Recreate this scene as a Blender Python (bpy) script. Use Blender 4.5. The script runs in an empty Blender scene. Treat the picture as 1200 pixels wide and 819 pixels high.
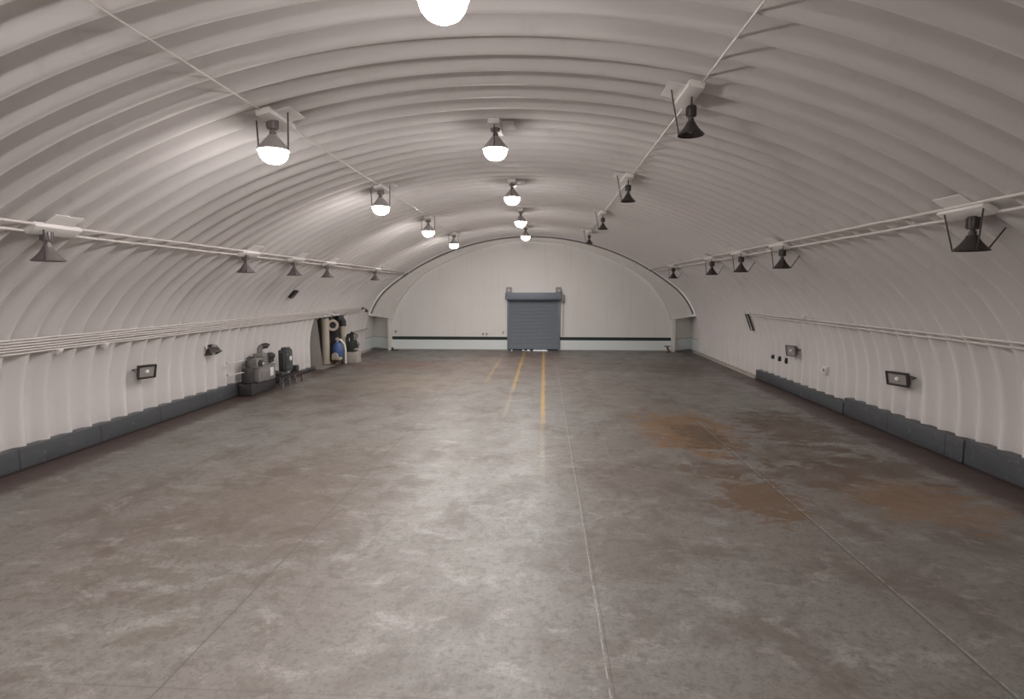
import bpy, bmesh, math, random
from mathutils import Vector, Matrix, noise
random.seed(7)
S = bpy.context.scene
C = S.collection
PI = math.pi

# ---------------------------------------------------------------- camera, world, exposure
CAM = Vector((0.96, 0.0, 4.0))
F = 660.0                                    # focal length in pixels of a 1200 px frame
cam = bpy.data.cameras.new('camera'); cam.lens = 36*F/1200; cam.sensor_width = 36
cam.clip_end = 200
cam_o = bpy.data.objects.new('camera', cam); C.objects.link(cam_o)
pitch = math.atan(69.5/F)
yaw = math.atan(38*math.cos(pitch)/F)
cam_o.location = CAM
cam_o.rotation_euler = (PI/2 - pitch, 0, yaw)
S.camera = cam_o
S.view_settings.view_transform = 'Standard'
S.view_settings.look = 'None'
S.view_settings.exposure = 0.32
S.view_settings.gamma = 1.0
S.view_settings.use_curve_mapping = False
LAMP_POWER = 430.0                            # emission strength of a lit lamp's glass bowl
w = bpy.data.worlds.new('World'); S.world = w; w.use_nodes = True
w.node_tree.nodes['Background'].inputs[0].default_value = (0.93, 0.96, 1.0, 1)
w.node_tree.nodes['Background'].inputs[1].default_value = 1.6

# ---------------------------------------------------------------- node helpers
def mat(name):
    m = bpy.data.materials.new(name); m.use_nodes = True
    nt = m.node_tree; b = nt.nodes['Principled BSDF']
    return m, nt, b
def nd(nt, typ, props=None, **inp):
    n = nt.nodes.new(typ)
    for k, v in (props or {}).items(): setattr(n, k, v)
    for k, v in inp.items():
        key = int(k[1:]) if k[0] == 'i' and k[1:].isdigit() else k.replace('_', ' ')
        if isinstance(v, bpy.types.NodeSocket): nt.links.new(v, n.inputs[key])
        else: n.inputs[key].default_value = v
    return n
def M_(nt, op, a, b=0.0, clamp=False):
    n = nt.nodes.new('ShaderNodeMath'); n.operation = op; n.use_clamp = clamp
    for i, v in enumerate((a, b)):
        if isinstance(v, bpy.types.NodeSocket): nt.links.new(v, n.inputs[i])
        else: n.inputs[i].default_value = v
    return n.outputs[0]
def mix(nt, fac, a, b):
    n = nt.nodes.new('ShaderNodeMix'); n.data_type = 'RGBA'
    for key, v in ((0, fac), (6, a), (7, b)):
        if isinstance(v, bpy.types.NodeSocket): nt.links.new(v, n.inputs[key])
        elif key == 0: n.inputs[0].default_value = v
        else: n.inputs[key].default_value = (*v, 1) if len(v) == 3 else v
    return n.outputs[2]
def smooth(nt, v, lo, hi):
    n = nt.nodes.new('ShaderNodeMapRange'); n.interpolation_type = 'SMOOTHSTEP'
    nt.links.new(v, n.inputs[0]); n.inputs[1].default_value = lo; n.inputs[2].default_value = hi
    return n.outputs[0]
def pos(nt):
    g = nt.nodes.new('ShaderNodeNewGeometry')
    s = nt.nodes.new('ShaderNodeSeparateXYZ'); nt.links.new(g.outputs['Position'], s.inputs[0])
    return g.outputs['Position'], s.outputs[0], s.outputs[1], s.outputs[2]
def scaled(nt, v, sx, sy, sz):
    n = nt.nodes.new('ShaderNodeMapping'); nt.links.new(v, n.inputs[0]); n.inputs['Scale'].default_value = (sx, sy, sz)
    return n.outputs[0]
def noi(nt, v, scale, detail=4, rough=.55, dist=0.0):
    n = nd(nt, 'ShaderNodeTexNoise', None, Scale=scale, Detail=detail, Roughness=rough, Distortion=dist)
    nt.links.new(v, n.inputs['Vector']); return n.outputs['Fac']
def bump(nt, b, h, strength, dist=.01):
    n = nd(nt, 'ShaderNodeBump', None, Strength=strength, Distance=dist, Height=h)
    nt.links.new(n.outputs[0], b.inputs['Normal'])
def plain(name, col, rough=.5, metal=0.0, var=.15, scale=9.0):
    m, nt, b = mat(name)
    tc = nt.nodes.new('ShaderNodeTexCoord')
    f = noi(nt, tc.outputs['Object'], scale, 5, .6)
    c2 = tuple(max(0, c*(1-var)) for c in col); c1 = tuple(min(1, c*(1+var)) for c in col)
    nt.links.new(mix(nt, f, c2, c1), b.inputs['Base Color'])
    b.inputs['Roughness'].default_value = rough; b.inputs['Metallic'].default_value = metal
    return m

# ---------------------------------------------------------------- materials
def shell_mat():
    m, nt, b = mat('white_painted_corrugated_steel')
    p, x, y, z = pos(nt)
    a = noi(nt, p, .35, 4, .6); f = noi(nt, scaled(nt, p, 1, 1, .35), 2.2, 6, .65)
    c = mix(nt, a, (.66, .62, .605), (.73, .695, .68))
    c = mix(nt, M_(nt, 'MULTIPLY', smooth(nt, f, .56, .78), .30), c, (.47, .42, .38))
    low = smooth(nt, M_(nt, 'MULTIPLY', z, -1), -1.0, -.35)
    c = mix(nt, M_(nt, 'MULTIPLY', low, M_(nt, 'MULTIPLY', f, .25)), c, (.45, .40, .35))
    nt.links.new(c, b.inputs['Base Color']); b.inputs['Roughness'].default_value = .62
    bump(nt, b, noi(nt, p, 30, 5, .7), .25, .006)
    return m
M_SHELL = shell_mat()

def endwall_mat(stripe, name):
    m, nt, b = mat(name)
    p, x, y, z = pos(nt)
    a = noi(nt, p, .6, 5, .6); streak = noi(nt, scaled(nt, p, 3, 1, .12), 2.0, 4, .6)
    c = mix(nt, a, (.73, .70, .665), (.80, .775, .745))
    c = mix(nt, M_(nt, 'MULTIPLY', smooth(nt, streak, .52, .75), .18), c, (.5, .46, .42))
    dado = mix(nt, a, (.72, .77, .765), (.80, .85, .845))
    c = mix(nt, M_(nt, 'LESS_THAN', z, .80), c, dado)
    if stripe:
        band = M_(nt, 'MULTIPLY', M_(nt, 'LESS_THAN', z, .91), M_(nt, 'GREATER_THAN', z, .70))
        c = mix(nt, band, c, (.008, .022, .018))
    else:
        band = M_(nt, 'MULTIPLY', M_(nt, 'LESS_THAN', z, .86), M_(nt, 'GREATER_THAN', z, .80))
        c = mix(nt, M_(nt, 'MULTIPLY', band, .6), c, (.3, .32, .31))
    sk = M_(nt, 'LESS_THAN', z, .07)
    c = mix(nt, M_(nt, 'MULTIPLY', sk, .75), c, (.16, .12, .10))
    nt.links.new(c, b.inputs['Base Color']); b.inputs['Roughness'].default_value = .6
    bump(nt, b, noi(nt, p, 14, 5, .7), .2, .004)
    return m
M_END = endwall_mat(True, 'cream_end_wall_with_dark_band')
M_NICHE = endwall_mat(False, 'cream_recess_wall')
M_FACE = plain('cream_plaster', (.75, .72, .685), .65, 0, .06, 2)

def floor_mat():
    m, nt, b = mat('worn_painted_concrete')
    p, x, y, z = pos(nt)
    big = noi(nt, p, .16, 5, .6); med = noi(nt, scaled(nt, p, 1, .8, 1), .9, 8, .68, .4); fine = noi(nt, p, 6, 8, .75)
    c = mix(nt, smooth(nt, big, .35, .65), (.172, .150, .133), (.198, .190, .176))
    c = mix(nt, M_(nt, 'MULTIPLY', smooth(nt, med, .48, .64), .62), c, (.105, .082, .068))
    c = mix(nt, M_(nt, 'MULTIPLY', smooth(nt, fine, .49, .62), .62), c, (.10, .085, .075))
    c = mix(nt, M_(nt, 'MULTIPLY', smooth(nt, fine, .50, .34), .0), c, (.3, .29, .28))
    pale = noi(nt, scaled(nt, p, .7, 1.0, 1), 2.1, 8, .7, .5)
    c = mix(nt, M_(nt, 'MULTIPLY', smooth(nt, pale, .52, .66), .45), c, (.33, .312, .295))
    grit = noi(nt, p, 19, 6, .8)
    c = mix(nt, M_(nt, 'MULTIPLY', smooth(nt, grit, .50, .62), .55), c, (.085, .072, .062))
    # reddish traffic zone in front of the shutter
    tz = M_(nt, 'MULTIPLY', smooth(nt, M_(nt, 'ABSOLUTE', M_(nt, 'ADD', x, .8)), 5.0, 1.5), smooth(nt, y, 18, 34))
    c = mix(nt, M_(nt, 'MULTIPLY', tz, .40), c, (.17, .105, .08))
    # brown stain patches (centre x, centre y, half sizes, tone, strength)
    n2 = noi(nt, scaled(nt, p, .8, 1.15, 1), 1.9, 10, .74, .5)
    def patch(cx, cy, rx, ry, col, k, thr=.45):
        nonlocal c
        dx = M_(nt, 'DIVIDE', M_(nt, 'SUBTRACT', x, cx), rx); dy = M_(nt, 'DIVIDE', M_(nt, 'SUBTRACT', y, cy), ry)
        d = M_(nt, 'SQRT', M_(nt, 'ADD', M_(nt, 'MULTIPLY', dx, dx), M_(nt, 'MULTIPLY', dy, dy)))
        v = M_(nt, 'ADD', M_(nt, 'SUBTRACT', 1.0, d), M_(nt, 'MULTIPLY', M_(nt, 'SUBTRACT', n2, .48), 4.6))
        c = mix(nt, M_(nt, 'MULTIPLY', smooth(nt, v, .15, .50), k), c, col)
    ORA = (.185, .10, .042); BRN = (.085, .054, .034); DRK = (.10, .075, .058)
    patch(5.1, 16.0, 1.6, 3.0, ORA, .85)
    patch(5.3, 15.6, .8, 1.5, BRN, .8)
    patch(8.2, 16.6, 1.5, 2.8, BRN, .85)
    patch(7.0, 14.0, 1.8, 1.4, BRN, .5)
    patch(5.1, 10.9, .95, 1.3, (.13, .08, .045), .9)
    patch(5.0, 12.6, 1.1, .6, BRN, .6)
    patch(8.1, 10.9, 1.5, 1.5, ORA, .7)
    patch(8.4, 12.8, 1.5, 1.1, BRN, .75)
    patch(6.9, 12.3, 1.3, 1.0, BRN, .6)
    patch(8.0, 28.8, 2.6, 2.8, DRK, .8)
    patch(4.0, 30.0, 2.4, 3.0, DRK, .35)
    patch(-6.5, 29.5, 3.6, 1.5, (.15, .075, .05), .7)
    patch(-5.0, 24.0, 3.6, 2.8, (.22, .17, .12), .45)
    patch(-8.0, 21.0, 2.6, 3.4, BRN, .35)
    patch(2.0, 8.4, 1.4, .9, DRK, .35)
    patch(3.2, 12.0, 1.6, 1.8, DRK, .30)
    patch(-4.0, 10.0, 2.6, 4.0, BRN, .35)
    # damp dark margins along the kerbs
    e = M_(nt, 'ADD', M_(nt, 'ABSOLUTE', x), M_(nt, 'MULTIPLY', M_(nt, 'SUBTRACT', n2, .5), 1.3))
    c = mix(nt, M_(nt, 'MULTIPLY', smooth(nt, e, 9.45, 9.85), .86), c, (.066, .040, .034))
    # line work
    def line(cx, hw, col, k, y0=-10, y1=60, wob=.02, thr=None, fade=3.0):
        nonlocal c
        xx = M_(nt, 'ADD', x, M_(nt, 'MULTIPLY', M_(nt, 'SUBTRACT', med, .5), wob))
        d = M_(nt, 'ABSOLUTE', M_(nt, 'SUBTRACT', xx, cx))
        mk = smooth(nt, d, hw, hw*.6)
        if y0 > -10: mk = M_(nt, 'MULTIPLY', mk, smooth(nt, y, y0, y0+fade))
        if y1 < 60: mk = M_(nt, 'MULTIPLY', mk, smooth(nt, y, y1, y1-fade))
        if thr is not None: mk = M_(nt, 'MULTIPLY', mk, smooth(nt, fine, thr, thr+.15))
        c = mix(nt, M_(nt, 'MULTIPLY', mk, k), c, col)
    YEL = (.52, .31, .07)
    line(.93, .085, YEL, .8, 14.5, 60, .10, .34, 5.0)
    line(.93, .075, (.42, .36, .26), .55, 11, 16.5, .15, .42)
    line(-.30, .085, YEL, .72, 21, 60, .10, .36, 3.0)
    line(-.30, .085, (.42, .33, .2), .5, 16, 24, .12, .42)
    line(-1.58, .085, (.45, .30, .13), .6, 23, 35, .10, .38)
    line(1.64, .011, (.42, .41, .40), .6, -10, 60, .06, .40)
    line(1.685, .009, (.06, .05, .045), .5, -10, 60, .05)
    line(5.62, .016, (.07, .06, .05), .75, -10, 60, .02)
    line(5.66, .014, (.42, .40, .38), .6, -10, 20, .03, .42)
    line(2.55, .016, (.36, .35, .33), .5, 10, 22, .08, .45)
    line(-2.9, .016, (.08, .07, .06), .7, -10, 60, .02)
    line(-7.0, .016, (.08, .07, .06), .7, -10, 60, .02)
    # transverse joints every 6 m
    yy = M_(nt, 'PINGPONG', M_(nt, 'ADD', y, 1.0), 3.05)
    c = mix(nt, M_(nt, 'MULTIPLY', smooth(nt, yy, .018, .008), .4), c, (.09, .08, .07))
    nt.links.new(c, b.inputs['Base Color'])
    r = M_(nt, 'ADD', .25, M_(nt, 'MULTIPLY', med, .36))
    nt.links.new(r, b.inputs['Roughness'])
    b.inputs['Specular IOR Level'].default_value = .5
    bump(nt, b, M_(nt, 'ADD', fine, M_(nt, 'MULTIPLY', med, .7)), .22, .01)
    return m
M_FLOOR = floor_mat()

def kerb_mat():
    m, nt, b = mat('grey_painted_kerb')
    p, x, y, z = pos(nt)
    a = noi(nt, scaled(nt, p, 1, .6, 2), 1.6, 7, .7)
    c = mix(nt, a, (.035, .038, .043), (.105, .110, .118))
    c = mix(nt, M_(nt, 'MULTIPLY', smooth(nt, noi(nt, p, 5, 6, .7), .58, .72), .5), c, (.24, .24, .25))
    j = M_(nt, 'PINGPONG', y, 1.15)
    c = mix(nt, M_(nt, 'MULTIPLY', smooth(nt, j, .03, .012), .7), c, (.015, .015, .018))
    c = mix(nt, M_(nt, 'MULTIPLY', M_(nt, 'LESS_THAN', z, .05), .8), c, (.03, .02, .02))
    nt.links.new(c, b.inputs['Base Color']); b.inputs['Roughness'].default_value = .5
    bump(nt, b, a, .4, .01); return m
M_KERB = kerb_mat()
M_PIPE = plain('painted_conduit', (.66, .615, .585), .45, 0, .08)
M_BOX = plain('white_painted_steel_box', (.74, .70, .675), .45, 0, .06)
M_LAMP = plain('brown_grey_lamp_metal', (.060, .048, .046), .42, .35, .25)
M_LAMPG = plain('dull_galvanised_lamp_metal', (.20, .175, .17), .42, .4, .25)
M_GLARE = plain('glare_paled_lamp_metal', (.48, .45, .445), .4, .3, .1)  # lit lamps' metal lightened in colour to stand in for glare
M_ROD = plain('dark_steel_rod', (.05, .04, .04), .5, .4)
M_REFL = plain('bare_reflector_inside', (.30, .27, .26), .3, .5, .1)
M_DARK = plain('dark_rubber', (.02, .019, .02), .6)
M_MACH = plain('grey_green_machine_paint', (.23, .215, .205), .5, 0, .25, 5)
M_MACHD = plain('dark_machine_paint', (.055, .05, .052), .5, .2, .3)
M_GREEN = plain('dark_green_machine_paint', (.055, .065, .055), .5, .2, .35)
M_ELEC = plain('slate_electrical_enclosure', (.075, .08, .088), .45, .2, .2)
M_WHITE = plain('white_enamel', (.8, .79, .77), .35, 0, .04)
M_CREAM = plain('cream_duct_paint', (.50, .44, .36), .55, 0, .15, 4)
M_CONC = plain('pale_concrete', (.42, .39, .34), .8, 0, .15, 6)
M_BAY = plain('grey_concrete', (.30, .28, .26), .8, 0, .15, 3)
M_BLUE = plain('blue_paint', (.07, .12, .30), .45, 0, .2, 6)
M_RUST = plain('rusty_steel', (.15, .07, .045), .7, .2, .35, 12)
M_DOOR = plain('blue_grey_shutter_steel', (.19, .212, .245), .5, 0, .08, 3)
M_HOOD = plain('blue_grey_hood_steel', (.18, .205, .245), .5, 0, .08, 3)
M_DOORD = plain('dark_blue_grey_steel', (.05, .065, .09), .5, .2)
M_STEEL = plain('galvanised_steel', (.32, .30, .29), .4, .6, .2)
M_GAPSHADE = plain('dark_gap_shade', (.16, .14, .13), .7)  # dark colour in place of the shadow in the shell-end gap
M_OUT = plain('bright_white_concrete', (.75, .73, .7), .8)  # bright white concrete of the apron outside the shutter
def glass_mat(name, col, rough=.2):
    m, nt, b = mat(name); b.inputs['Base Color'].default_value = (*col, 1); b.inputs['Roughness'].default_value = rough
    f = nd(nt, 'ShaderNodeTexVoronoi', None, Scale=30.0); bump(nt, b, f.outputs[0], .3, .004)
    b.inputs['Coat Weight'].default_value = .6; return m
M_FLOODG = glass_mat('floodlight_glass', (.35, .33, .31), .15)
m_em, nt, b = mat('lit_lamp_bowl')
tc = nt.nodes.new('ShaderNodeTexCoord')
fc = noi(nt, tc.outputs['Object'], 20, 2)
nt.links.new(mix(nt, fc, (1, .955, .93), (1, .965, .945)), b.inputs['Emission Color'])
sp = nt.nodes.new('ShaderNodeSeparateXYZ'); nt.links.new(tc.outputs['Object'], sp.inputs[0])
zz = smooth(nt, M_(nt, 'MULTIPLY', sp.outputs[2], -1), .10, .22)      # the glass glows hardest below the burner
nt.links.new(M_(nt, 'ADD', 25.0, M_(nt, 'MULTIPLY', zz, LAMP_POWER)), b.inputs['Emission Strength'])
b.inputs['Base Color'].default_value = (.9, .9, .9, 1)
M_LIT = m_em

# ---------------------------------------------------------------- mesh helpers
def link(name, bm, m, parent=None, smooth_=True, loc=None, mats=None, angle=.7):
    bmesh.ops.recalc_face_normals(bm, faces=bm.faces)
    me = bpy.data.meshes.new(name); bm.to_mesh(me); bm.free()
    for mm in (mats or [m]): me.materials.append(mm)
    if smooth_:
        me.polygons.foreach_set('use_smooth', [True]*len(me.polygons))
        me.set_sharp_from_angle(angle=angle)
    o = bpy.data.objects.new(name, me); C.objects.link(o)
    if parent: o.parent = parent
    if loc is not None: o.location = loc
    return o
def BM(): return bmesh.new()
def box(bm, cx, cy, cz, sx, sy, sz, rot=None, bev=0.0):
    r = bmesh.ops.create_cube(bm, size=1)
    vs = r['verts']
    bmesh.ops.scale(bm, vec=(sx, sy, sz), verts=vs)
    if bev > 0:
        es = list({e for v in vs for e in v.link_edges})
        rb = bmesh.ops.bevel(bm, geom=es, offset=bev, segments=2, affect='EDGES', profile=.5)
        vs = list({v for f in rb['faces'] for v in f.verts} | {v for v in vs if v.is_valid})
    if rot is not None: bmesh.ops.rotate(bm, cent=(0, 0, 0), matrix=rot, verts=vs)
    bmesh.ops.translate(bm, vec=(cx, cy, cz), verts=vs)
def frames(pts):
    out = []
    for i, p in enumerate(pts):
        a = pts[max(0, i-1)]; b_ = pts[min(len(pts)-1, i+1)]
        out.append((b_-a).normalized())
    return out
def tube(bm, pts, r, n=10, cap=True):
    pts = [Vector(p) for p in pts]; T = frames(pts)
    rad = r if isinstance(r, (list, tuple)) else [r]*len(pts)
    up = Vector((0, 0, 1)) if abs(T[0].z) < .9 else Vector((1, 0, 0))
    u = T[0].cross(up).normalized(); rings = []
    for p, t, rr in zip(pts, T, rad):
        u = (u - t*u.dot(t)).normalized(); v = t.cross(u)
        rings.append([bm.verts.new(p + (u*math.cos(2*PI*k/n) + v*math.sin(2*PI*k/n))*rr) for k in range(n)])
    for a, b_ in zip(rings, rings[1:]):
        for k in range(n): bm.faces.new((a[k], a[(k+1) % n], b_[(k+1) % n], b_[k]))
    if cap: bm.faces.new(rings[0][::-1]); bm.faces.new(rings[-1])
def lathe(bm, prof, n=28, M=None, cap0=False, cap1=False):
    rings = []
    for r, z in prof:
        rr = [Vector((r*math.cos(2*PI*k/n), r*math.sin(2*PI*k/n), z)) for k in range(n)]
        rings.append([bm.verts.new(M @ v if M else v) for v in rr])
    for a, b_ in zip(rings, rings[1:]):
        for k in range(n): bm.faces.new((a[k], a[(k+1) % n], b_[(k+1) % n], b_[k]))
    if cap0: bm.faces.new(rings[0][::-1])
    if cap1: bm.faces.new(rings[-1])
def empty(name, loc, label, cat, group=None, rz=0, rot=None):
    o = bpy.data.objects.new(name, None); C.objects.link(o); o.location = loc
    o.empty_display_size = .2
    o.rotation_euler = rot if rot is not None else (0, 0, rz)
    return tag(o, label, cat, group)
def tag(o, label, cat, group=None):
    o['label'] = label; o['category'] = cat
    if group: o['group'] = group
    return o
def struct(o): o['kind'] = 'structure'; return o

# ---------------------------------------------------------------- arch profile (metres)
K = 17.7
R1, r2, TH0 = 263.4/K, 71.6/K, math.radians(38.5)
C1z = 133/K - R1
C2x = (R1-r2)*math.sin(TH0); C2z = C1z + (R1-r2)*math.cos(TH0)
L1, L2, L3 = R1*TH0, r2*(PI/2-TH0), C2z
def arch(s):
    """s = signed arc length from the crown; returns x, z and the inward normal"""
    a = abs(s); sg = 1 if s >= 0 else -1
    if a <= L1:
        t = a/R1; x, z, nx, nz = R1*math.sin(t), C1z+R1*math.cos(t), -math.sin(t), -math.cos(t)
    elif a <= L1+L2:
        t = TH0 + (a-L1)/r2; x, z, nx, nz = C2x+r2*math.sin(t), C2z+r2*math.cos(t), -math.sin(t), -math.cos(t)
    else:
        x, z, nx, nz = C2x+r2, C2z-(a-L1-L2), -1, 0
    return sg*x, z, sg*nx, nz
LT = L1+L2+L3
def s_of_x(x):
    lo, hi = 0, LT
    for _ in range(40):
        m = (lo+hi)/2
        if arch(m)[0] < abs(x): lo = m
        else: hi = m
    return math.copysign(lo, x)
def s_of_z(z, sg):
    lo, hi = 0, LT
    for _ in range(40):
        m = (lo+hi)/2
        if arch(m)[1] > z: lo = m
        else: hi = m
    return sg*lo
AMP, PER, PH = .135, .624, .391
CREST = .07
Y0, Y1 = -12.0, 36.6
def corr(y):
    return CREST - AMP + AMP*math.sin(2*PI*(y/PER+PH))
NS = 13
def shell_part(name, s0, s1, n, hole=None, flat_end=None):
    bm = BM(); rows = []
    ny = int((Y1-Y0)/PER*NS)
    for i in range(ny+1):
        y = Y0+(Y1-Y0)*i/ny; d = corr(y)
        row = []
        for j in range(n+1):
            x, z, nx, nz = arch(s0+(s1-s0)*j/n)
            row.append(bm.verts.new((x+nx*d, y, z+nz*d)))
        rows.append(row)
    for i in range(ny):
        for j in range(n):
            if hole:
                yc = (rows[i][j].co.y+rows[i+1][j].co.y)/2; zc = (rows[i][j].co.z+rows[i][j+1].co.z)/2
                if hole[0] < yc < hole[1] and zc < hole[2]: continue
            bm.faces.new((rows[i][j], rows[i+1][j], rows[i+1][j+1], rows[i][j+1]))
    return struct(link(name, bm, M_SHELL, angle=1.5))
SU = s_of_x(7.9)
HOLE = (27.7, 31.55, 2.60)
shell_part('ceiling', -SU, SU, 56)
shell_part('wall_right', SU, LT, 22)
shell_part('wall_left', -SU, -LT, 26, HOLE)

# floor
bm = BM(); box(bm, 0, 13.5, -.1, 23.2, 51.4, .2); struct(link('floor', bm, M_FLOOR, smooth_=False))
bm = BM(); box(bm, .25, 44.0, -.12, 16, 9.4, .2); struct(link('floor_outside', bm, M_OUT, smooth_=False))

# near end wall behind the camera
def arch_pts(n=48, off=0.0):
    return [(arch(-LT+2*LT*j/n)[0]*(1+off), arch(-LT+2*LT*j/n)[1]*(1+off)) for j in range(n+1)]
bm = BM(); ap = [(x*1.03, z*1.03) for x, z in arch_pts()]
for yy in (Y0, Y0-.2):
    bm.faces.new([bm.verts.new((x, yy, z)) for x, z in ap])
struct(link('wall_front', bm, M_FACE, smooth_=False))

# ---------------------------------------------------------------- far end: arch face, niches, end wall
YF, YE = 36.95, 37.30
inner = [(-165, 0), (-164, 20), (-162, 37), (-153, 58), (-138, 77), (-120, 91.5), (-104, 100.5), (-84, 109.5), (-62, 117), (-32, 124), (0, 126.5)]
def cr(P, n=5):
    out = []
    Q = [P[0]]+P+[P[-1]]
    for i in range(1, len(Q)-2):
        for k in range(n):
            t = k/n; p0, p1, p2, p3 = Q[i-1:i+3]
            out.append(tuple(.5*((2*p1[a])+(-p0[a]+p2[a])*t+(2*p0[a]-5*p1[a]+4*p2[a]-p3[a])*t*t+(-p0[a]+3*p1[a]-3*p2[a]+p3[a])*t**3) for a in (0, 1)))
    out.append(P[-1]); return out
full = inner + [(-x, z) for x, z in inner[-2::-1]]
IN = [(x/K, z/K) for x, z in cr(full)]
# arch face: ring between inner arch and the shell, leaving the niche openings free
def ring_face(bm, y, outer_off=.25):
    n = len(IN)-1; prev = None
    for i, (x, z) in enumerate(IN):
        s = -LT+2*LT*i/n
        ox, oz, nx, nz = arch(s)
        a = bm.verts.new((x, y, z)); b_ = bm.verts.new((ox-nx*outer_off, y, oz-nz*outer_off))
        if prev: yield prev[0], prev[1], b_, a
        prev = (a, b_)
bm = BM()
zi, zo = 36.5/K, 41.8/K                       # niche head: lower at the inner side
# above the niches
up = [(x, z) for x, z in IN if z > zi]
sL = s_of_z(zo, -1)
prev = None; n = len(up)-1
for i, (x, z) in enumerate(up):
    s = sL + (-2*sL)*i/n
    ox, oz, nx, nz = arch(s); ox -= nx*.25; oz -= nz*.25
    if i in (0, n): oz = zo
    vs = [bm.verts.new((x, YF, z)), bm.verts.new((ox, YF, oz)), bm.verts.new((x, YF+.33, z)), bm.verts.new((ox, YF+1.6 if i in (0, n) else YF+.33, oz))]
    if prev:
        bm.faces.new((prev[0], prev[1], vs[1], vs[0])); bm.faces.new((prev[0], vs[0], vs[2], prev[2]))
    if i in (0, n): bm.faces.new((vs[0], vs[1], vs[3], vs[2]))      # underside of the lintel
    prev = vs
# slim jambs between end wall and niches
for sg in (-1, 1):
    box(bm, sg*165.5/K, YF+.17, zi/2+.01, .20, .34, zi+.02)
struct(link('wall_back_arch', bm, M_FACE, smooth_=False))
bm = BM()                                      # niche backs
for sg in (-1, 1):
    bm.faces.new([bm.verts.new(v) for v in ((sg*9.3, YF+.06, 0), (sg*10.95, YF+1.5, 0), (sg*10.95, YF+1.5, 2.9), (sg*9.3, YF+.06, 2.9))])
    bm.faces.new([bm.verts.new(v) for v in ((sg*10.80, 36.5, 0), (sg*10.80, YF+1.6, 0), (sg*10.80, YF+1.6, 2.9), (sg*10.80, 36.5, 2.9))])
struct(link('wall_back_recess', bm, M_NICHE, smooth_=False))
# end wall with a shutter opening
DX0, DX1, DZ = -1.44, 1.95, 3.55
bm = BM()
def quad(x0, x1, z0, z1):
    bm.faces.new([bm.verts.new(v) for v in ((x0, YE, z0), (x1, YE, z0), (x1, YE, z1), (x0, YE, z1))])
quad(-9.35, DX0, 0, 3.9); quad(DX1, 9.35, 0, 3.9); quad(DX0, DX1, DZ, 3.9); quad(-9.35, 9.35, 3.9, 7.6)
for x0, x1, z0, z1 in ((DX0-.01, DX0, 0, DZ), (DX1, DX1+.01, 0, DZ)):
    box(bm, (x0+x1)/2, YE+.2, DZ/2, .012, .4, DZ)
struct(link('wall_back', bm, M_END, smooth_=False))
# dark strip standing in for the gap shadow where the shell meets the arch face + pale flange
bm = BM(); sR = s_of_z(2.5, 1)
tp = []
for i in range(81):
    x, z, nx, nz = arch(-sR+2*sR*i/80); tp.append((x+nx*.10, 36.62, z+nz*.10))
tube(bm, tp, .045, 6); struct(link('trim_1', bm, M_GAPSHADE))
bm = BM(); prev = None
for i in range(81):
    x, z, nx, nz = arch(-sR+2*sR*i/80)
    v = [bm.verts.new((x-nx*.2, 36.64, z-nz*.2)), bm.verts.new((x+nx*.14, 36.64, z+nz*.14)), bm.verts.new((x+nx*.14, 36.97, z+nz*.14))]
    if prev: bm.faces.new((prev[0], prev[1], v[1], v[0])); bm.faces.new((prev[1], prev[2], v[2], v[1]))
    prev = v
struct(link('trim_2', bm, M_FACE))

# ---------------------------------------------------------------- roller shutter
door = bpy.data.objects.new('door_1', None); C.objects.link(door); door.location = ((DX0+DX1)/2, YE-.02, 0); struct(door)
DW = DX1-DX0
bm = BM(); zt = 3.5; nsl = 46; z0 = .085
pts = []
for i in range(nsl*4+1):
    z = z0+(zt-z0)*i/(nsl*4); pts.append((-.035+.012*math.cos(i*PI/2), z))
pr = None
for yy, z in pts:
    zz = z
    a = bm.verts.new((-DW/2+.02, yy, zz)); b_ = bm.verts.new((DW/2-.02, yy, zz))
    if pr: bm.faces.new((pr[0], pr[1], b_, a))
    pr = (a, b_)
link('shutter_curtain', bm, M_DOOR, door)
bm = BM()                                     # worn bottom bar with gaps where daylight gets in
for a, b_, zb in ((-1.69, -1.50, .0), (-1.40, -.75, .0), (-.62, -.42, .012), (-.22, -.02, .0), (.92, 1.69, .0)):
    box(bm, (a+b_)/2, -.035, (zb+.12)/2, b_-a, .05, .12-zb)
box(bm, 0, -.035, .095, DW-.04, .05, .05)
link('bottom_bar', bm, M_DOORD, door)
for sg in (-1, 1):
    bm = BM(); box(bm, sg*(DW/2-.01), -.06, 1.75, .13, .11, 3.5, bev=.01); link('guide_rail', bm, M_DOOR, door)
bm = BM()
box(bm, 0, -.24, 3.62, 3.68, .44, .44, bev=.04)
link('shutter_hood', bm, M_HOOD, door)
bm = BM(); box(bm, 0, -.21, 3.37, 3.52, .34, .06); link('hood_lip', bm, M_DOORD, door)
for sg in (-1, 1):
    bm = BM(); cx = sg*1.62
    for dx, dz, sx, sz in ((-.14, 0, .07, .34), (.14, 0, .07, .34), (0, .14, .34, .07), (0, -.14, .34, .07)):
        box(bm, cx+dx, -.12, 4.02+dz, sx, .16, sz, bev=.008)
    link('top_bracket', bm, M_STEEL, door)
bm = BM(); box(bm, 1.94, -.10, 3.42, .16, .16, .52, bev=.02); tube(bm, [(1.94, -.12, 3.2), (1.94, -.1, 2.2), (1.93, -.05, 1.0)], .018)
link('drive_unit', bm, M_STEEL, door)

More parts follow.
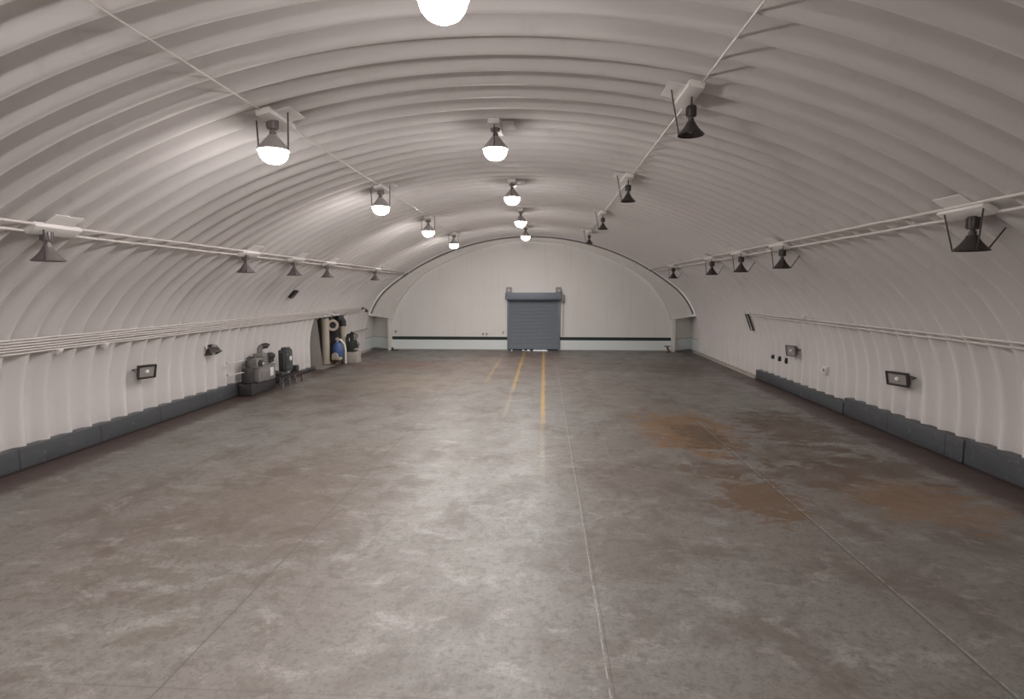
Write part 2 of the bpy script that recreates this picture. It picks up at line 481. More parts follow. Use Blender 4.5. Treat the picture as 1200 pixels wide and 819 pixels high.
# ---------------------------------------------------------------- kerbs
def kerb(name, sg, segs):
    bm = BM()
    for y0, y1, h, w_ in segs:
        x0, x1 = 187.8/K, 192.5/K
        box(bm, sg*(x0+x1)/2 - sg*(w_)/2, (y0+y1)/2, h/2, x1-x0+w_, y1-y0, h, bev=.02)
    return struct(link(name, bm, M_KERB))
kerb('baseboard_right', 1, [(Y0+.02, 9.3, .60, 0), (9.32, 13.2, .60, .0), (13.22, 18.4, .57, .02), (18.42, 25.9, .42, .05)])
kerb('baseboard_left', -1, [(Y0+.02, 20.6, .50, 0), (20.62, 24.6, .45, .03), (24.62, 27.65, .16, .0)])
bm = BM()
for sg, a, b_ in ((1, 25.95, 36.6), (-1, 31.6, 36.6)):
    box(bm, sg*10.66, (a+b_)/2, .045, .34, b_-a, .09, bev=.01)
struct(link('trim_3', bm, M_CONC))

# ---------------------------------------------------------------- side bay in the left wall
bm = BM(); y0, y1, zt = HOLE
bx = -12.3
def q(*vs): bm.faces.new([bm.verts.new(v) for v in vs])
q((bx, y0-.3, 0), (bx, y1+.3, 0), (bx, y1+.3, zt+.2), (bx, y0-.3, zt+.2))
q((-10.2, y0-.02, 0), (bx, y0-.02, 0), (bx, y0-.02, zt), (-10.45, y0-.02, zt))
q((-10.74, y1+.02, 0), (bx, y1+.02, 0), (bx, y1+.02, zt), (-10.45, y1+.02, zt))
q((-10.40, y0, zt+.02), (-10.40, y1, zt+.02), (bx, y1, zt+.02), (bx, y0, zt+.02))
q((-10.2, y0, .005), (-10.2, y1, .005), (bx, y1, .005), (bx, y0, .005))
struct(link('wall_left_bay', bm, M_BAY, smooth_=False))

# ---------------------------------------------------------------- conduits
def conduit(sg, z=None, x=None, r=.024, y0=-11.9, y1=36.5, label='', lift=.03, group=None, drops=(), clips=False, wob=.0):
    s = s_of_z(z, sg) if z is not None else s_of_x(x)
    xx, zz, nx, nz = arch(s); d = CREST+lift
    px, pz = xx+nx*d, zz+nz*d
    t = empty('conduit', (px, y0, pz), label, 'pipe', group)
    bm = BM(); n = int((y1-y0)/.9)
    tube(bm, [(random.uniform(-wob, wob), (y1-y0)*i/n, random.uniform(-wob, wob)) for i in range(n+1)], r, 8)
    link('pipe', bm, M_PIPE, t)
    if clips:
        bm = BM(); k = y0+1.1; ang = math.atan2(nz, nx)
        while k < y1-.3:
            rot = Matrix.Rotation(-ang, 3, 'Y'); box(bm, -nx*.02, k-y0, -nz*.02, .07, .035, r*2.8, rot=rot); k += PER*3
        link('clip', bm, M_PIPE, t)
    return t
conduit(1, x=7.62, label='upper of the two pipes along the right lamp line', wob=.006)
conduit(1, x=7.86, label='lower of the two pipes along the right lamp line', wob=.006)
conduit(-1, x=-7.92, label='upper of the two pipes along the left lamp line', wob=.006)
conduit(-1, x=-8.10, label='lower of the two pipes along the left lamp line', wob=.006)
conduit(1, x=3.30, r=.013, y1=30, label='thin cable pipe along the unlit ceiling lamps', lift=.01, clips=False)
conduit(-1, x=-3.75, r=.012, y1=31, label='thin cable pipe along the left lit ceiling lamps', lift=.01, clips=False)
conduit(1, z=3.02, r=.024, y0=-11.9, y1=26, label='upper of two thin pipes low on the right wall', wob=.005)
conduit(1, z=2.91, r=.022, y0=-11.9, y1=26, label='lower of two thin pipes low on the right wall', wob=.005)
names = ['topmost', 'second', 'third', 'fourth', 'fifth', 'lowest']
for k in range(6):
    conduit(-1, z=2.99-.064*k, r=.021, y1=34.0, label='%s pipe of the six-pipe bundle on the left wall' % names[k], group='pipe bundle on the left wall', wob=.006)

# ---------------------------------------------------------------- high-bay lamps
def place_on(y, x):
    s = s_of_x(x); xx, zz, nx, nz = arch(s); return xx, zz, nx, nz
def lamp(x, y, zrim, lit, label, group, met, rods, size=1.0):
    """origin at the centre of the reflector's rim"""
    t = empty('high_bay_lamp', (x, y, zrim), label, 'lamp', group)
    xx, zz, nx, nz = place_on(y, x)
    top = (zz - CREST - zrim - .02)/size
    bm = BM()
    if lit:
        lathe(bm, [(.270, -.012), (.274, 0), (.250, .045), (.20, .10), (.14, .17), (.10, .215), (.085, .24), (.078, .25), (.06, .25), (.06, .21), (.15, .12), (.255, -.012), (.270, -.012)], 32)
    else: lathe(bm, [(.262, -.012), (.268, 0), (.258, .012), (.205, .062), (.15, .125), (.105, .19), (.085, .235), (.078, .25), (.06, .25), (.09, .19), (.14, .12), (.2, .05), (.25, 0), (.256, -.012), (.262, -.012)], 32)
    link('reflector', bm, M_GLARE if lit else met, t)
    if lit:
        bm = BM()
        lathe(bm, [(.225, .02), (.240, .0), (.246, -.03), (.242, -.07), (.222, -.12), (.175, -.175), (.105, -.215), (.03, -.23), (.001, -.232)], 20, cap0=True, cap1=True)
        link('glowing_bowl', bm, M_LIT, t)
    else:
        bm = BM()
        lathe(bm, [(.03, .20), (.045, .14), (.052, .09), (.04, .05), (.012, .03)], 14, cap0=True, cap1=True)
        link('bulb', bm, M_REFL, t)
    bm = BM()
    lathe(bm, [(.058, .24), (.058, .31), (.04, .32), (.04, .345), (.088, .35), (.092, .36), (.092, min(.56, top)-.02), (.08, min(.56, top))], 20, cap0=True, cap1=True)
    for k in range(10):
        a = 2*PI*k/10; box(bm, .095*math.cos(a), .095*math.sin(a), .45, .02, .008, min(.17, top-.37) if top > .45 else .06, rot=None)
    link('ballast_housing', bm, met, t)
    if top > .56:
        bm = BM(); tube(bm, [(0, 0, .54), (0, 0, top+.03)], .02, 10); lathe(bm, [(.05, top-.03), (.05, top+.02)], 12, cap0=True, cap1=True)
        link('stem', bm, met, t)
    for ch in t.children_recursive: ch.data.transform(Matrix.Scale(size, 4))
    ang = math.atan2(nz, nx); rot = Matrix.Rotation(-(ang+PI/2), 3, 'Y')
    bm = BM(); mx = xx+nx*(CREST+.045)-x; mz = zz+nz*(CREST+.045)-zrim
    box(bm, mx, .10, mz, .24, 1.0, .10, rot=rot, bev=.008)
    link('mounting_box', bm, M_BOX, t)
    bm = BM(); box(bm, mx-nx*.035+(-nz if x>0 else nz)*-.14, .12, mz-nz*.035+abs(nx)*.14, .50, .62, .02, rot=rot, bev=.004); link('backing_plate', bm, M_SHELL, t)
    for rx, ry, ex, ey in rods:
        X = x+ex; s = s_of_x(X); ax, az, anx, anz = arch(s)
        bm = BM(); tube(bm, [(rx*.262*size, ry*.262*size, 0), (ax-x, ey, az-zrim-CREST)], .0125, 6)
        link('brace_rod', bm, M_ROD, t)
    return t
ORD5 = ['nearest', 'second nearest', 'middle', 'second farthest', 'farthest']
ORD4 = ['nearest', 'second nearest', 'third nearest', 'farthest']
straight = [(0, 1, 0, .30), (0, -1, 0, -.30)]
for i, y in enumerate((5.97, 12.1, 18.3, 24.7, 31.2)):
    lamp(-.08, y, 6.93, True, 'lit high-bay lamp on the ceiling crown line, %s of its five' % ORD5[i], 'lit lamps along the crown', M_LAMPG, straight)
for i, (x, y) in enumerate(((-3.72, 9.77), (-3.78, 16.4), (-3.80, 23.2), (-3.80, 29.8))):
    lamp(x, y, 6.40, True, 'lit high-bay lamp on the left ceiling slope, %s of its four' % ORD4[i], 'lit lamps on the left slope', M_LAMPG, [(-1, 0, -.28, 0), (1, 0, .28, 0)])
lamp(-.08, -.75, 6.93, True, 'lit high-bay lamp added out of view on the crown line behind the viewpoint', 'lit lamps along the crown', M_LAMPG, straight)  # unseen lamp added to raise the hall's brightness
lamp(-3.72, 3.3, 6.40, True, 'lit high-bay lamp added out of view on the left slope beside the viewpoint', 'lit lamps on the left slope', M_LAMPG, [(-1, 0, -.28, 0), (1, 0, .28, 0)])  # added outside the view as extra light, continuing the left row
lamp(-3.72, -3.3, 6.40, True, 'lit high-bay lamp added out of view on the left slope behind the viewpoint', 'lit lamps on the left slope', M_LAMPG, [(-1, 0, -.28, 0), (1, 0, .28, 0)])  # also an unseen lamp, added for more light
for i, (x, y) in enumerate(((3.23, 9.27), (3.23, 15.94), (3.27, 23.0), (3.28, 30.0))):
    lamp(x, y, 6.42, False, 'unlit dark high-bay lamp on the right ceiling slope, %s of its four' % ORD4[i], 'unlit lamps on the right slope', M_LAMP, [(-.7, .7, -.3, .1)], .78)
for i, (x, y) in enumerate(((7.74, 9.49), (7.74, 16.7), (7.74, 20.1), (7.74, 23.5), (7.74, 30.4))):
    lamp(x, y, 4.63, False, 'unlit dark lamp braced by rods on the right pipe line, %s of its five' % ORD5[i], 'unlit lamps on the right pipe line', M_LAMP,
         [(-.6, .8, -.15, .5), (-.3, -.95, -.15, -.40), (1, 0, .46, -.05)], .95)
for i, (x, y) in enumerate(((-8.0, 9.81), (-8.0, 16.6), (-8.0, 19.9), (-8.0, 23.0), (-8.0, 29.6))):
    lamp(x, y, 4.53, False, 'unlit grey lamp on the left pipe line, %s of its five' % ORD5[i], 'unlit lamps on the left pipe line', M_LAMPG,
         [(.5, -.85, .12, -.18)])

# ---------------------------------------------------------------- fittings on the side walls
def wall_frame(sg, y, z, depth=0.0):
    s = s_of_z(z, sg); x, zz, nx, nz = arch(s)
    d = CREST+depth
    return Vector((x+nx*d, y, zz+nz*d)), nx, nz
def floodlight(sg, y, z, label, w_=.48, h=.34, tilt=.35, turn=0.0, met=M_LAMP):
    p, nx, nz = wall_frame(sg, y, z, 0)
    t = empty('floodlight', p, label, 'light fixture', 'floodlights low on the side walls')
    # local x points into the hall
    R_ = (Matrix.Rotation(0 if sg < 0 else PI, 3, 'Z') @ Matrix.Rotation(turn, 3, 'Z') @ Matrix.Rotation(tilt, 3, 'Y'))
    t.rotation_euler = R_.to_euler()
    bm = BM()                                  # tapered housing
    v = []
    for xx, k in ((.10, .55), (.16, .9), (.30, 1.0)):
        v.append([bm.verts.new((xx, a*w_/2*k, c*h/2*k)) for a, c in ((-1, -1), (1, -1), (1, 1), (-1, 1))])
    for a, b_ in zip(v, v[1:]):
        for k in range(4): bm.faces.new((a[k], a[(k+1) % 4], b_[(k+1) % 4], b_[k]))
    bm.faces.new(v[0][::-1]); 
    for a, c, sa, sc in ((0, h/2, w_+.04, .05), (0, -h/2, w_+.04, .05), (w_/2, 0, .05, h+.04), (-w_/2, 0, .05, h+.04)):
        box(bm, .30, a, c, .05, sa, sc, bev=.006)
    link('housing', bm, met, t)
    bm = BM(); box(bm, .285, 0, 0, .02, w_-.03, h-.03); gl = link('glass', bm, M_FLOODG, t)
    bm = BM(); lathe(bm, [(.055, 0), (.06, .02), (.03, .05), (.002, .06)], 14, M=Matrix.Translation((.297, 0, 0)) @ Matrix.Rotation(PI/2, 4, 'Y')); link('lamp_cap', bm, M_WHITE, gl)
    bm = BM(); box(bm, .02, 0, -.02, .06, .14, .16, bev=.01); tube(bm, [(.03, -w_/2-.03, 0), (.14, -w_/2-.035, 0), (.20, -w_/2-.03, 0)], .014, 6)
    tube(bm, [(.03, w_/2+.03, 0), (.14, w_/2+.035, 0), (.20, w_/2+.03, 0)], .014, 6); tube(bm, [(.03, -w_/2-.03, 0), (.03, w_/2+.03, 0)], .014, 6)
    tube(bm, [(0.0, 0, 0), (.14, 0, 0)], .03, 8)
    link('bracket', bm, met, t)
    return t
floodlight(-1, 15.5, 1.76, 'dark square floodlight with white centre, nearest on the left wall', .46, .36, .25, -.45)
floodlight(-1, 18.8, 2.13, 'thin dark downward-tilted fixture below the left pipe bundle', .44, .26, 1.15, -.3)
floodlight(1, 15.6, 1.72, 'dark floodlight with white centre, nearest on the right wall', .56, .34, .25, .40)
floodlight(1, 22.15, 1.76, 'grey rounded floodlight above the three small wall sockets', .42, .38, .2, .4, M_LAMPG)
# dark grille panel on the right wall
p, nx, nz = wall_frame(1, 26.7, 2.55)
t = empty('wall_grille', p, 'tall narrow grey grille beyond the right pipes\' end', 'grille')
ang = math.atan2(nz, nx); Rr = Matrix.Rotation(-(ang), 3, 'Y')
bm = BM()
for a, c, sa, sc in ((-.16, 0, .04, .8), (.16, 0, .04, .8), (0, .38, .34, .04), (0, -.38, .34, .04)): box(bm, 0, a, c, .06, sa, sc)
bmesh.ops.rotate(bm, cent=(0, 0, 0), matrix=Rr, verts=bm.verts); link('frame', bm, M_LAMP, t)
bm = BM()
for k in range(9): box(bm, -.01, 0, -.32+.08*k, .05, .30, .015, rot=Matrix.Rotation(.6, 3, 'Y'))
box(bm, -.03, 0, 0, .01, .30, .74)
bmesh.ops.rotate(bm, cent=(0, 0, 0), matrix=Rr, verts=bm.verts); link('louvre', bm, M_LAMPG, t)
# small dark louvre high on the left wall
p, nx, nz = wall_frame(-1, 23.3, 3.90)
t = empty('vent_louvre', p, 'small black louvred box between the left pipes and lamps', 'vent')
ang = math.atan2(nz, nx); Rr = Matrix.Rotation(-(ang), 3, 'Y')
bm = BM(); box(bm, .03, 0, 0, .10, .34, .40, bev=.01); bmesh.ops.rotate(bm, cent=(0, 0, 0), matrix=Rr, verts=bm.verts); link('body', bm, M_DARK, t)
bm = BM()
for k in range(3): box(bm, .085, 0, -.11+.11*k, .03, .26, .03)
bmesh.ops.rotate(bm, cent=(0, 0, 0), matrix=Rr, verts=bm.verts); link('slat', bm, M_STEEL, t)
# three small sockets
for i, y in enumerate((24.42, 23.72, 23.06)):
    p, nx, nz = wall_frame(1, y, 1.18)
    t = empty('socket_box', p, 'small black socket on the right wall, %s of three' % ['farthest', 'middle', 'nearest'][i], 'socket', 'small sockets on the right wall')
    bm = BM(); box(bm, -.03, 0, 0, .10, .11, .17+.03*i, bev=.012); link('case', bm, M_DARK, t)
    bm = BM(); lathe(bm, [(.035, 0), (.035, .02), (.02, .025)], 12, M=Matrix.Translation((-.08, 0, -.02)) @ Matrix.Rotation(-PI/2, 4, 'Y'), cap1=True); link('cover', bm, M_MACHD, t)
p, nx, nz = wall_frame(1, 19.9, 1.24)
t = empty('switch_box', p, 'small white box on the right wall above the kerb', 'box')
bm = BM(); box(bm, -.03, .02, 0, .12, .26, .26, bev=.012); link('case', bm, M_BOX, t)
bm = BM(); box(bm, -.10, -.02, .02, .03, .06, .10, bev=.006); link('latch', bm, M_LAMPG, t)
bm = BM(); tube(bm, [(0, 0, -.13), (0, 0, -.68)], .014, 8); link('conduit_drop', bm, M_PIPE, t)
# junction boxes in the pipe runs
def jbox(sg, y, z, label, sy=.24):
    p, nx, nz = wall_frame(sg, y, z, .03)
    t = empty('junction_box', p, label, 'junction box', 'junction boxes on the pipe runs')
    Rr = Matrix.Rotation(-math.atan2(nz, nx), 3, 'Y')
    bm = BM(); box(bm, 0, 0, 0, .12, sy, .14, rot=Rr, bev=.012); link('case', bm, M_BOX, t)
    bm = BM(); box(bm, nx*.065, 0, nz*.065, .012, sy-.04, .10, rot=Rr, bev=.004); link('lid', bm, M_PIPE, t)
jbox(1, 20.6, 3.10, 'white junction box on the low right pipes')
jbox(1, 9.1, 2.75, 'small box below the near end of the right pipes', .16)
jbox(-1, 13.9, 2.62, 'small box just under the left pipe bundle, nearer one', .14)
jbox(-1, 12.5, 2.62, 'small box just under the left pipe bundle by the frame edge', .14)
p, nx, nz = wall_frame(-1, 34.6, 2.8)
t = empty('bracket_lamp', p, 'small dark bracket lamp at the far end of the left wall', 'lamp')
bm = BM(); tube(bm, [(0, 0, .1), (.16, 0, .12), (.24, 0, .02)], .025, 8); box(bm, 0, 0, .1, .06, .12, .16, bev=.01); link('arm', bm, M_LAMP, t)
bm = BM(); lathe(bm, [(.04, .05), (.07, 0), (.12, -.12), (.11, -.13)], 16, M=Matrix.Translation((.25, 0, 0)), cap0=True, cap1=True); link('shade', bm, M_LAMP, t)

# small things on the end wall
def wall_pod(x, z, label, s=.12):
    t = empty('wall_box', (x, YE, z), label, 'box')
    bm = BM(); box(bm, 0, -.05, 0, s, .10, s, bev=.015); link('case', bm, M_STEEL, t)
    bm = BM(); tube(bm, [(0, -.03, -s/2), (0, -.03, -s/2-.12)], .012, 6); link('cable', bm, M_STEEL, t)
wall_pod(-3.10, 1.10, 'left of two tiny grey boxes above the band, by the shutter')
wall_pod(-2.86, 1.10, 'right of two tiny grey boxes above the band, by the shutter')
wall_pod(-9.0, 1.25, 'tiny grey box above the left end of the dark band', .13)
wall_pod(-1.76, 1.22, 'tiny grey switch box at the left edge of the shutter', .10)
t = empty('door_bollard', (9.0, 36.75, 0), 'small rusty bracket stand at the right foot of the end wall', 'stand')
bm = BM(); box(bm, 0, 0, .02, .34, .26, .04, bev=.008); link('base_plate', bm, M_RUST, t)
bm = BM(); tube(bm, [(.08, 0, .03), (-.05, 0, .22), (-.08, .02, .36)], .06, 10); link('post', bm, M_RUST, t)
bm = BM(); box(bm, -.08, .02, .39, .38, .16, .05, bev=.01); link('top_plate', bm, M_DARK, t)
t = empty('floor_bracket', (-9.05, 36.7, 0), 'small dark bracket on the floor at the left foot of the end wall', 'bracket')
bm = BM(); box(bm, .12, 0, .03, .50, .2, .06, bev=.01); link('base_plate', bm, M_MACHD, t)
bm = BM(); box(bm, -.04, 0, .13, .14, .14, .16, bev=.02); link('post', bm, M_MACHD, t)

# thin pipe from the valve pump to the end wall
t = empty('conduit', (-10.2, 31.6, 1.42), 'thin grey pipe from the green pump to the end wall', 'pipe')
bm = BM(); tube(bm, [(0, 0, 0), (-.15, 1.2, .10), (-.3, 4.4, .10)], .03, 8); link('pipe', bm, M_STEEL, t)

# ---------------------------------------------------------------- compressor on the left kerb
mx, my, mz = -10.28, 21.55, 0
t = empty('air_compressor', (mx, my, mz), 'grey machine with tall outlet pipe and dark motor on the left kerb', 'machine')
bm = BM()
box(bm, 0, -.05, .82, .62, 1.35, .70, bev=.03); box(bm, 0, -.05, 1.19, .68, 1.42, .05, bev=.01)
box(bm, .02, .35, .46, .5, .9, .06)
link('cabinet', bm, M_MACH, t)
bm = BM(); box(bm, .325, .28, .84, .02, .26, .42, bev=.006); link('access_panel', bm, M_WHITE, t)
bm = BM(); box(bm, .325, -.3, .80, .02, .5, .48, bev=.006); cd = link('cabinet_door', bm, M_MACH, t)
bm = BM(); tube(bm, [(.335, -.12, .90), (.365, -.12, .88), (.365, -.12, .76), (.335, -.12, .74)], .012, 6); link('handle', bm, M_STEEL, cd)
bm = BM()                                      # upper body: compressor head
box(bm, -.02, -.45, 1.42, .5, .5, .42, bev=.05); box(bm, -.02, .05, 1.50, .42, .42, .60, bev=.05)
for k in range(5): box(bm, -.02, .05, 1.30+.09*k, .48, .48, .02)
link('compressor_head', bm, M_MACH, t)
bm = BM(); lathe(bm, [(.17, 0), (.17, .05), (.12, .07), (.05, .07), (.05, .1)], 20, M=Matrix.Translation((.23, -.42, 1.38)) @ Matrix.Rotation(PI/2, 4, 'Y'), cap1=True); fw = link('fly_wheel', bm, M_MACHD, t)
bm = BM(); lathe(bm, [(.055, 0), (.055, .03)], 16, M=Matrix.Translation((.33, -.42, 1.36)) @ Matrix.Rotation(PI/2, 4, 'Y'), cap1=True); link('hub_cap', bm, M_WHITE, fw)
bm = BM(); tube(bm, [(-.02, .05, 1.78), (-.02, .05, 2.02), (.02, .08, 2.12), (.10, .13, 2.16)], [.11, .11, .115, .12], 14); link('outlet_pipe', bm, M_MACH, t)
bm = BM(); tube(bm, [(.06, .11, 2.13), (.18, .19, 2.17), (.26, .23, 2.12)], [.14, .14, .13], 14); link('outlet_elbow', bm, M_MACHD, t)
bm = BM()
lathe(bm, [(.05, 0), (.16, .02), (.17, .06), (.17, .42), (.15, .46), (.04, .48)], 18, M=Matrix.Translation((.05, .42, 1.56)) @ Matrix.Rotation(-PI/2, 4, 'X'), cap0=True, cap1=True)
for k in range(12):
    a = 2*PI*k/12; box(bm, .05+.175*math.cos(a), .66, 1.56+.175*math.sin(a), .02, .34, .02)
box(bm, .05, .66, 1.33, .26, .3, .14, bev=.01)
link('motor', bm, M_MACHD, t)
bm = BM(); tube(bm, [(0, .36, 1.55), (0, .46, 1.55)], .09, 12); link('coupling', bm, M_MACH, t)
bm = BM(); lathe(bm, [(.02, 0), (.20, .02), (.22, .10), (.22, .66), (.20, .74), (.02, .78)], 20, M=Matrix.Translation((-.02, -.92, .47)), cap0=True, cap1=True); link('receiver_tank', bm, M_MACHD, t)
bm = BM(); tube(bm, [(-.02, -.92, 1.24), (-.02, -.92, 1.62), (-.04, -.70, 1.70), (-.02, -.5, 1.62)], .07, 12); link('suction_pipe', bm, M_MACHD, t)
for z in (1.62, 1.05):
    bm = BM(); tube(bm, [(.0, -.9, z), (-.16, -1.5, z-.02), (-.2, -1.9, z+.0)], .022, 8); box(bm, -.22, -1.9, z, .10, .10, .10, bev=.01); link('feed_pipe', bm, M_PIPE, t)
bm = BM()
for yy in (-.75, .65): box(bm, -.05, yy, .45+.02, .7, .1, .05)
link('skid', bm, M_MACHD, t)

for ch in t.children_recursive: ch.data.transform(Matrix.Translation((0, 0, .45)) @ Matrix.Diagonal((1, 1, .79, 1)) @ Matrix.Translation((0, 0, -.45)))
bm = BM(); box(bm, -.03, -.2, .24, .50, 1.9, .44, bev=.02); link('base_frame', bm, M_MACHD, t)

# electrical box on legs with a white dial
t = empty('switchgear_box', (-10.02, 23.2, 0), 'slate electrical box with white dial on legs beside the machine', 'electrical box')
bm = BM(); box(bm, 0, 0, 1.42, .34, .62, .92, bev=.04); box(bm, .02, 0, 1.92, .24, .4, .10, bev=.02); link('enclosure', bm, M_ELEC, t)
bm = BM(); box(bm, .18, .0, 1.42, .03, .52, .80, bev=.015); 
ed = link('enclosure_door', bm, M_ELEC, t)
for k in (-1, 1):
    bm = BM(); box(bm, .20, -.24, 1.42+k*.28, .05, .04, .10, bev=.008); link('latch', bm, M_STEEL, ed)
bm = BM(); lathe(bm, [(.10, 0), (.10, .025), (.085, .03)], 22, M=Matrix.Translation((.195, .05, 1.50)) @ Matrix.Rotation(PI/2, 4, 'Y'), cap1=True); link('dial', bm, M_WHITE, ed)
bm = BM(); box(bm, .0, -.36, 1.42, .22, .12, .72, bev=.02); link('side_breaker', bm, M_MACHD, t)
for yy in (-.2, .2):
    bm = BM(); box(bm, -.02, yy, .90, .06, .06, .16); box(bm, -.02, yy, .84, .2, .1, .03); link('leg', bm, M_WHITE, t)
bm = BM(); tube(bm, [(.02, .0, .97), (.05, .03, .75), (-.02, .05, .50)], .03, 8); link('cable_riser', bm, M_STEEL, t)

for ch in t.children_recursive: ch.data.transform(Matrix.Translation((0, 0, -.38)))

# hanging cable from motor to frame
t = empty('power_cable', (-10.2, 22.12, 0), 'black cable looping from the motor down to the low frame', 'cable')
bm = BM(); P = []
for i in range(15):
    k = i/14; P.append((.0+.16*k, .05+.72*k, 1.10-.68*k**.55+(.08*k*k)))
tube(bm, P, .026, 8); link('cable', bm, M_DARK, t)

# low steel frame in front of the kerb
t = empty('steel_rack', (-9.95, 23.15, 0), 'low dark steel frame with white feet below the electrical box', 'rack')
bm = BM()
for xx in (-.18, .22): box(bm, xx, 0, .42, .05, 1.9, .06)
for k in range(6): box(bm, .02, -.8+.32*k, .46, .5, .09, .03)
box(bm, .22, 0, .22, .04, 1.9, .04)
link('frame', bm, M_MACHD, t)
bm = BM(); box(bm, .0, -.62, .54, .34, .45, .13, bev=.02); link('stored_fitting', bm, M_MACHD, t)
bm = BM(); box(bm, 0, .78, .60, .26, .26, .26, bev=.03); link('stored_fitting', bm, M_MACHD, t)
for yy in (-.9, -.3, .3, .9):
    bm = BM(); box(bm, .22, yy, .21, .05, .05, .42); box(bm, -.18, yy, .21, .05, .05, .42); link('leg', bm, M_RUST if yy > .5 else M_STEEL, t)

# ---------------------------------------------------------------- things in the left bay
t = empty('vertical_duct', (-10.75, 29.5, 0), 'tall cream vertical duct in the left wall bay', 'duct')
bm = BM(); tube(bm, [(0, 0, .03), (0, 0, 2.5)], .20, 20); link('duct_body', bm, M_CREAM, t)
bm = BM()
for z in (.08, 2.30): lathe(bm, [(.198, z), (.235, z), (.235, z+.05), (.198, z+.05)], 20)
link('flange', bm, M_CREAM, t)
t = empty('round_duct', (-10.47, 29.85, 2.12), 'cream round duct end with dark mouth at the top of the bay', 'duct')
Rm = Matrix.Rotation(math.radians(58), 4, 'Z') @ Matrix.Rotation(PI/2, 4, 'Y')
Rm = Matrix.Rotation(math.radians(-62), 4, 'Z') @ Matrix.Rotation(PI/2, 4, 'Y')
bm = BM(); lathe(bm, [(.24, -.5), (.24, .0), (.31, .01), (.31, .05), (.18, .05), (.18, -.12)], 24, M=Rm); link('duct_body', bm, M_CREAM, t)
bm = BM(); lathe(bm, [(.18, -.10), (.001, -.10)], 24, M=Rm); link('mouth', bm, M_DARK, t)
bm = BM(); box(bm, 0, 0, .30, .04, .04, .16); link('hanger', bm, M_STEEL, t)
t = empty('elbow_duct', (-10.33, 31.0, 0), 'dark-topped bent pipe rising at the far side of the bay', 'duct')
bm = BM(); tube(bm, [(0, 0, .03), (0, 0, 1.6), (0, 0, 2.05)], .16, 16); link('riser', bm, M_CREAM, t)
bm = BM(); tube(bm, [(0, 0, 2.0), (.0, -.01, 2.25), (-.08, -.12, 2.42), (-.22, -.3, 2.46)], .19, 16); link('elbow', bm, M_MACHD, t)
t = empty('bay_gap_dark', (-11.08, 31.18, 0), 'tall dark cabinet shape added as the dark interior behind the cream duct in the left bay', 'cabinet')  # dark box added to stand in for the bay's dark interior
bm = BM(); box(bm, 0, 0, 1.15, .86, .6, 2.26, bev=.02); link('body', bm, M_MACHD, t)
for xx in (-.21, .21):
    bm = BM(); box(bm, xx, -.31, 1.15, .40, .02, 2.1, bev=.005); dd = link('door', bm, M_MACHD, t)
    bm = BM(); box(bm, xx-math.copysign(.14, xx), -.335, 1.15, .03, .03, .16, bev=.006); link('handle', bm, M_STEEL, dd)
t = empty('blue_pump', (-10.18, 29.7, 0), 'blue rounded pump with a white pipe over it, in front of the bay', 'pump')
bm = BM(); lathe(bm, [(.02, .42), (.24, .44), (.28, .52), (.28, .80), (.25, .98), (.17, 1.14), (.08, 1.22), (.02, 1.23)], 22, cap0=True, cap1=True); link('tank', bm, M_BLUE, t)
bm = BM(); tube(bm, [(0, 0, 1.20), (.02, 0, 1.36), (.14, .12, 1.32), (.30, .22, 1.08), (.34, .24, .8), (.34, .24, .02)], .055, 10); link('white_pipe', bm, M_WHITE, t)
bm = BM(); box(bm, -.05, -.02, .34, .46, .42, .18, bev=.03); lathe(bm, [(.16, 0), (.17, .04), (.17, .3), (.1, .34)], 16, M=Matrix.Translation((-.05, -.36, .50)) @ Matrix.Rotation(-PI/2, 4, 'X'), cap0=True, cap1=True); link('pump_base', bm, M_CREAM, t)
for a, b_ in ((-1, -1), (-1, 1), (1, -1), (1, 1)):
    bm = BM(); box(bm, -.05+a*.18, b_*.16, .14, .06, .06, .27); link('leg', bm, M_RUST, t)
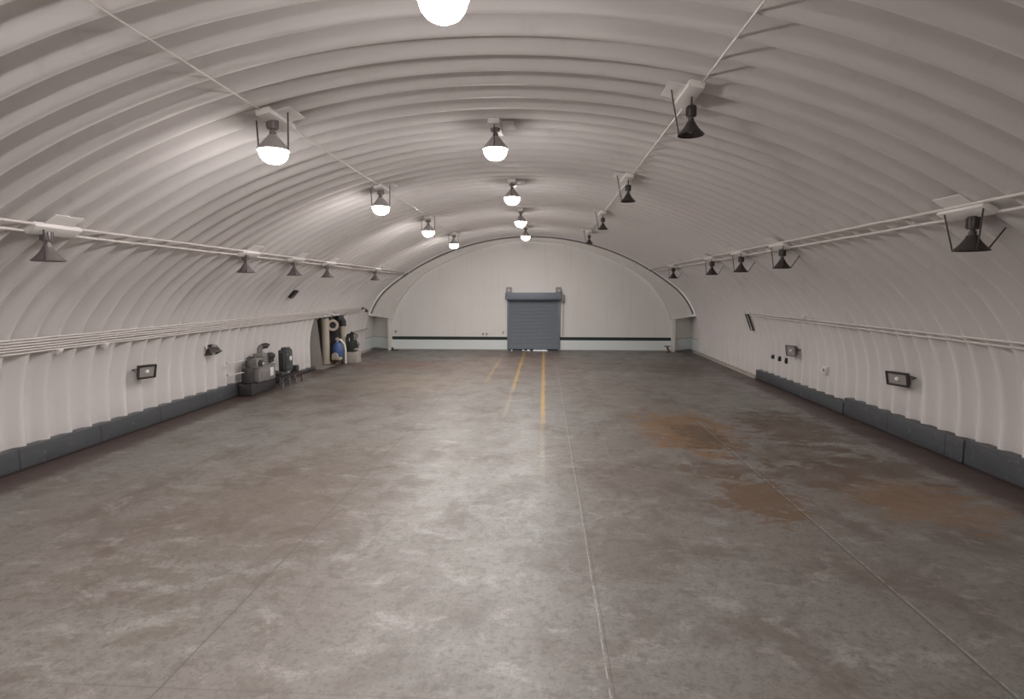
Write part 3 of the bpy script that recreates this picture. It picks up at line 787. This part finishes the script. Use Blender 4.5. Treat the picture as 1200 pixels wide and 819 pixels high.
bm = BM(); lathe(bm, [(.10, 1.30), (.12, 1.34), (.11, 1.42), (.03, 1.45)], 14, cap1=True); link('cap', bm, M_CREAM, t)

t = empty('pump_plinth', (-9.72, 30.6, 0), 'pale concrete block under the dark green pump', 'plinth')
bm = BM(); box(bm, 0, 0, .30, .80, .72, .60, bev=.025); link('block', bm, M_CONC, t)
t = empty('valve_pump', (-9.72, 30.6, .60), 'dark green pump with valves standing on the pale concrete block', 'pump')
bm = BM(); box(bm, -.05, .0, .05, .6, .5, .10, bev=.01)
lathe(bm, [(.04, 0), (.22, .03), (.25, .10), (.25, .40), (.20, .48), (.05, .5)], 20, M=Matrix.Translation((0, -.22, .36)) @ Matrix.Rotation(-PI/2, 4, 'X'), cap0=True, cap1=True)
link('pump_body', bm, M_GREEN, t)
bm = BM(); tube(bm, [(-.22, 0, .1), (-.24, 0, .75), (-.18, 0, .92), (-.02, 0, .95)], .09, 12); link('inlet_pipe', bm, M_GREEN, t)
bm = BM(); tube(bm, [(.02, 0, .55), (.02, 0, .98), (.08, 0, 1.08)], .11, 12); lathe(bm, [(.15, .78), (.15, .83)], 16, M=Matrix.Translation((.02, 0, 0)), cap0=True, cap1=True); link('outlet_pipe', bm, M_MACHD, t)
for cx, cz in ((.26, .88), (.32, .42)):
    bm = BM(); Mx = Matrix.Translation((cx, -.12, cz)) @ Matrix.Rotation(PI/2, 4, 'X')
    P = [Mx @ Vector((.13*math.cos(2*PI*k/16), .13*math.sin(2*PI*k/16), 0)) for k in range(17)]; tube(bm, P, .024, 8)
    for k in range(4): tube(bm, [Mx @ Vector((0, 0, 0)), Mx @ Vector((.12*math.cos(PI/2*k), .12*math.sin(PI/2*k), 0))], .014, 6)
    tube(bm, [Mx @ Vector((0, 0, .02)), Mx @ Vector((0, 0, -.16))], .02, 6)
    link('valve_wheel', bm, M_GREEN, t)
bm = BM(); tube(bm, [(.1, 0, .62), (.26, 0, .66), (.26, 0, .40), (.34, 0, .2)], .06, 10); link('bypass_pipe', bm, M_GREEN, t)
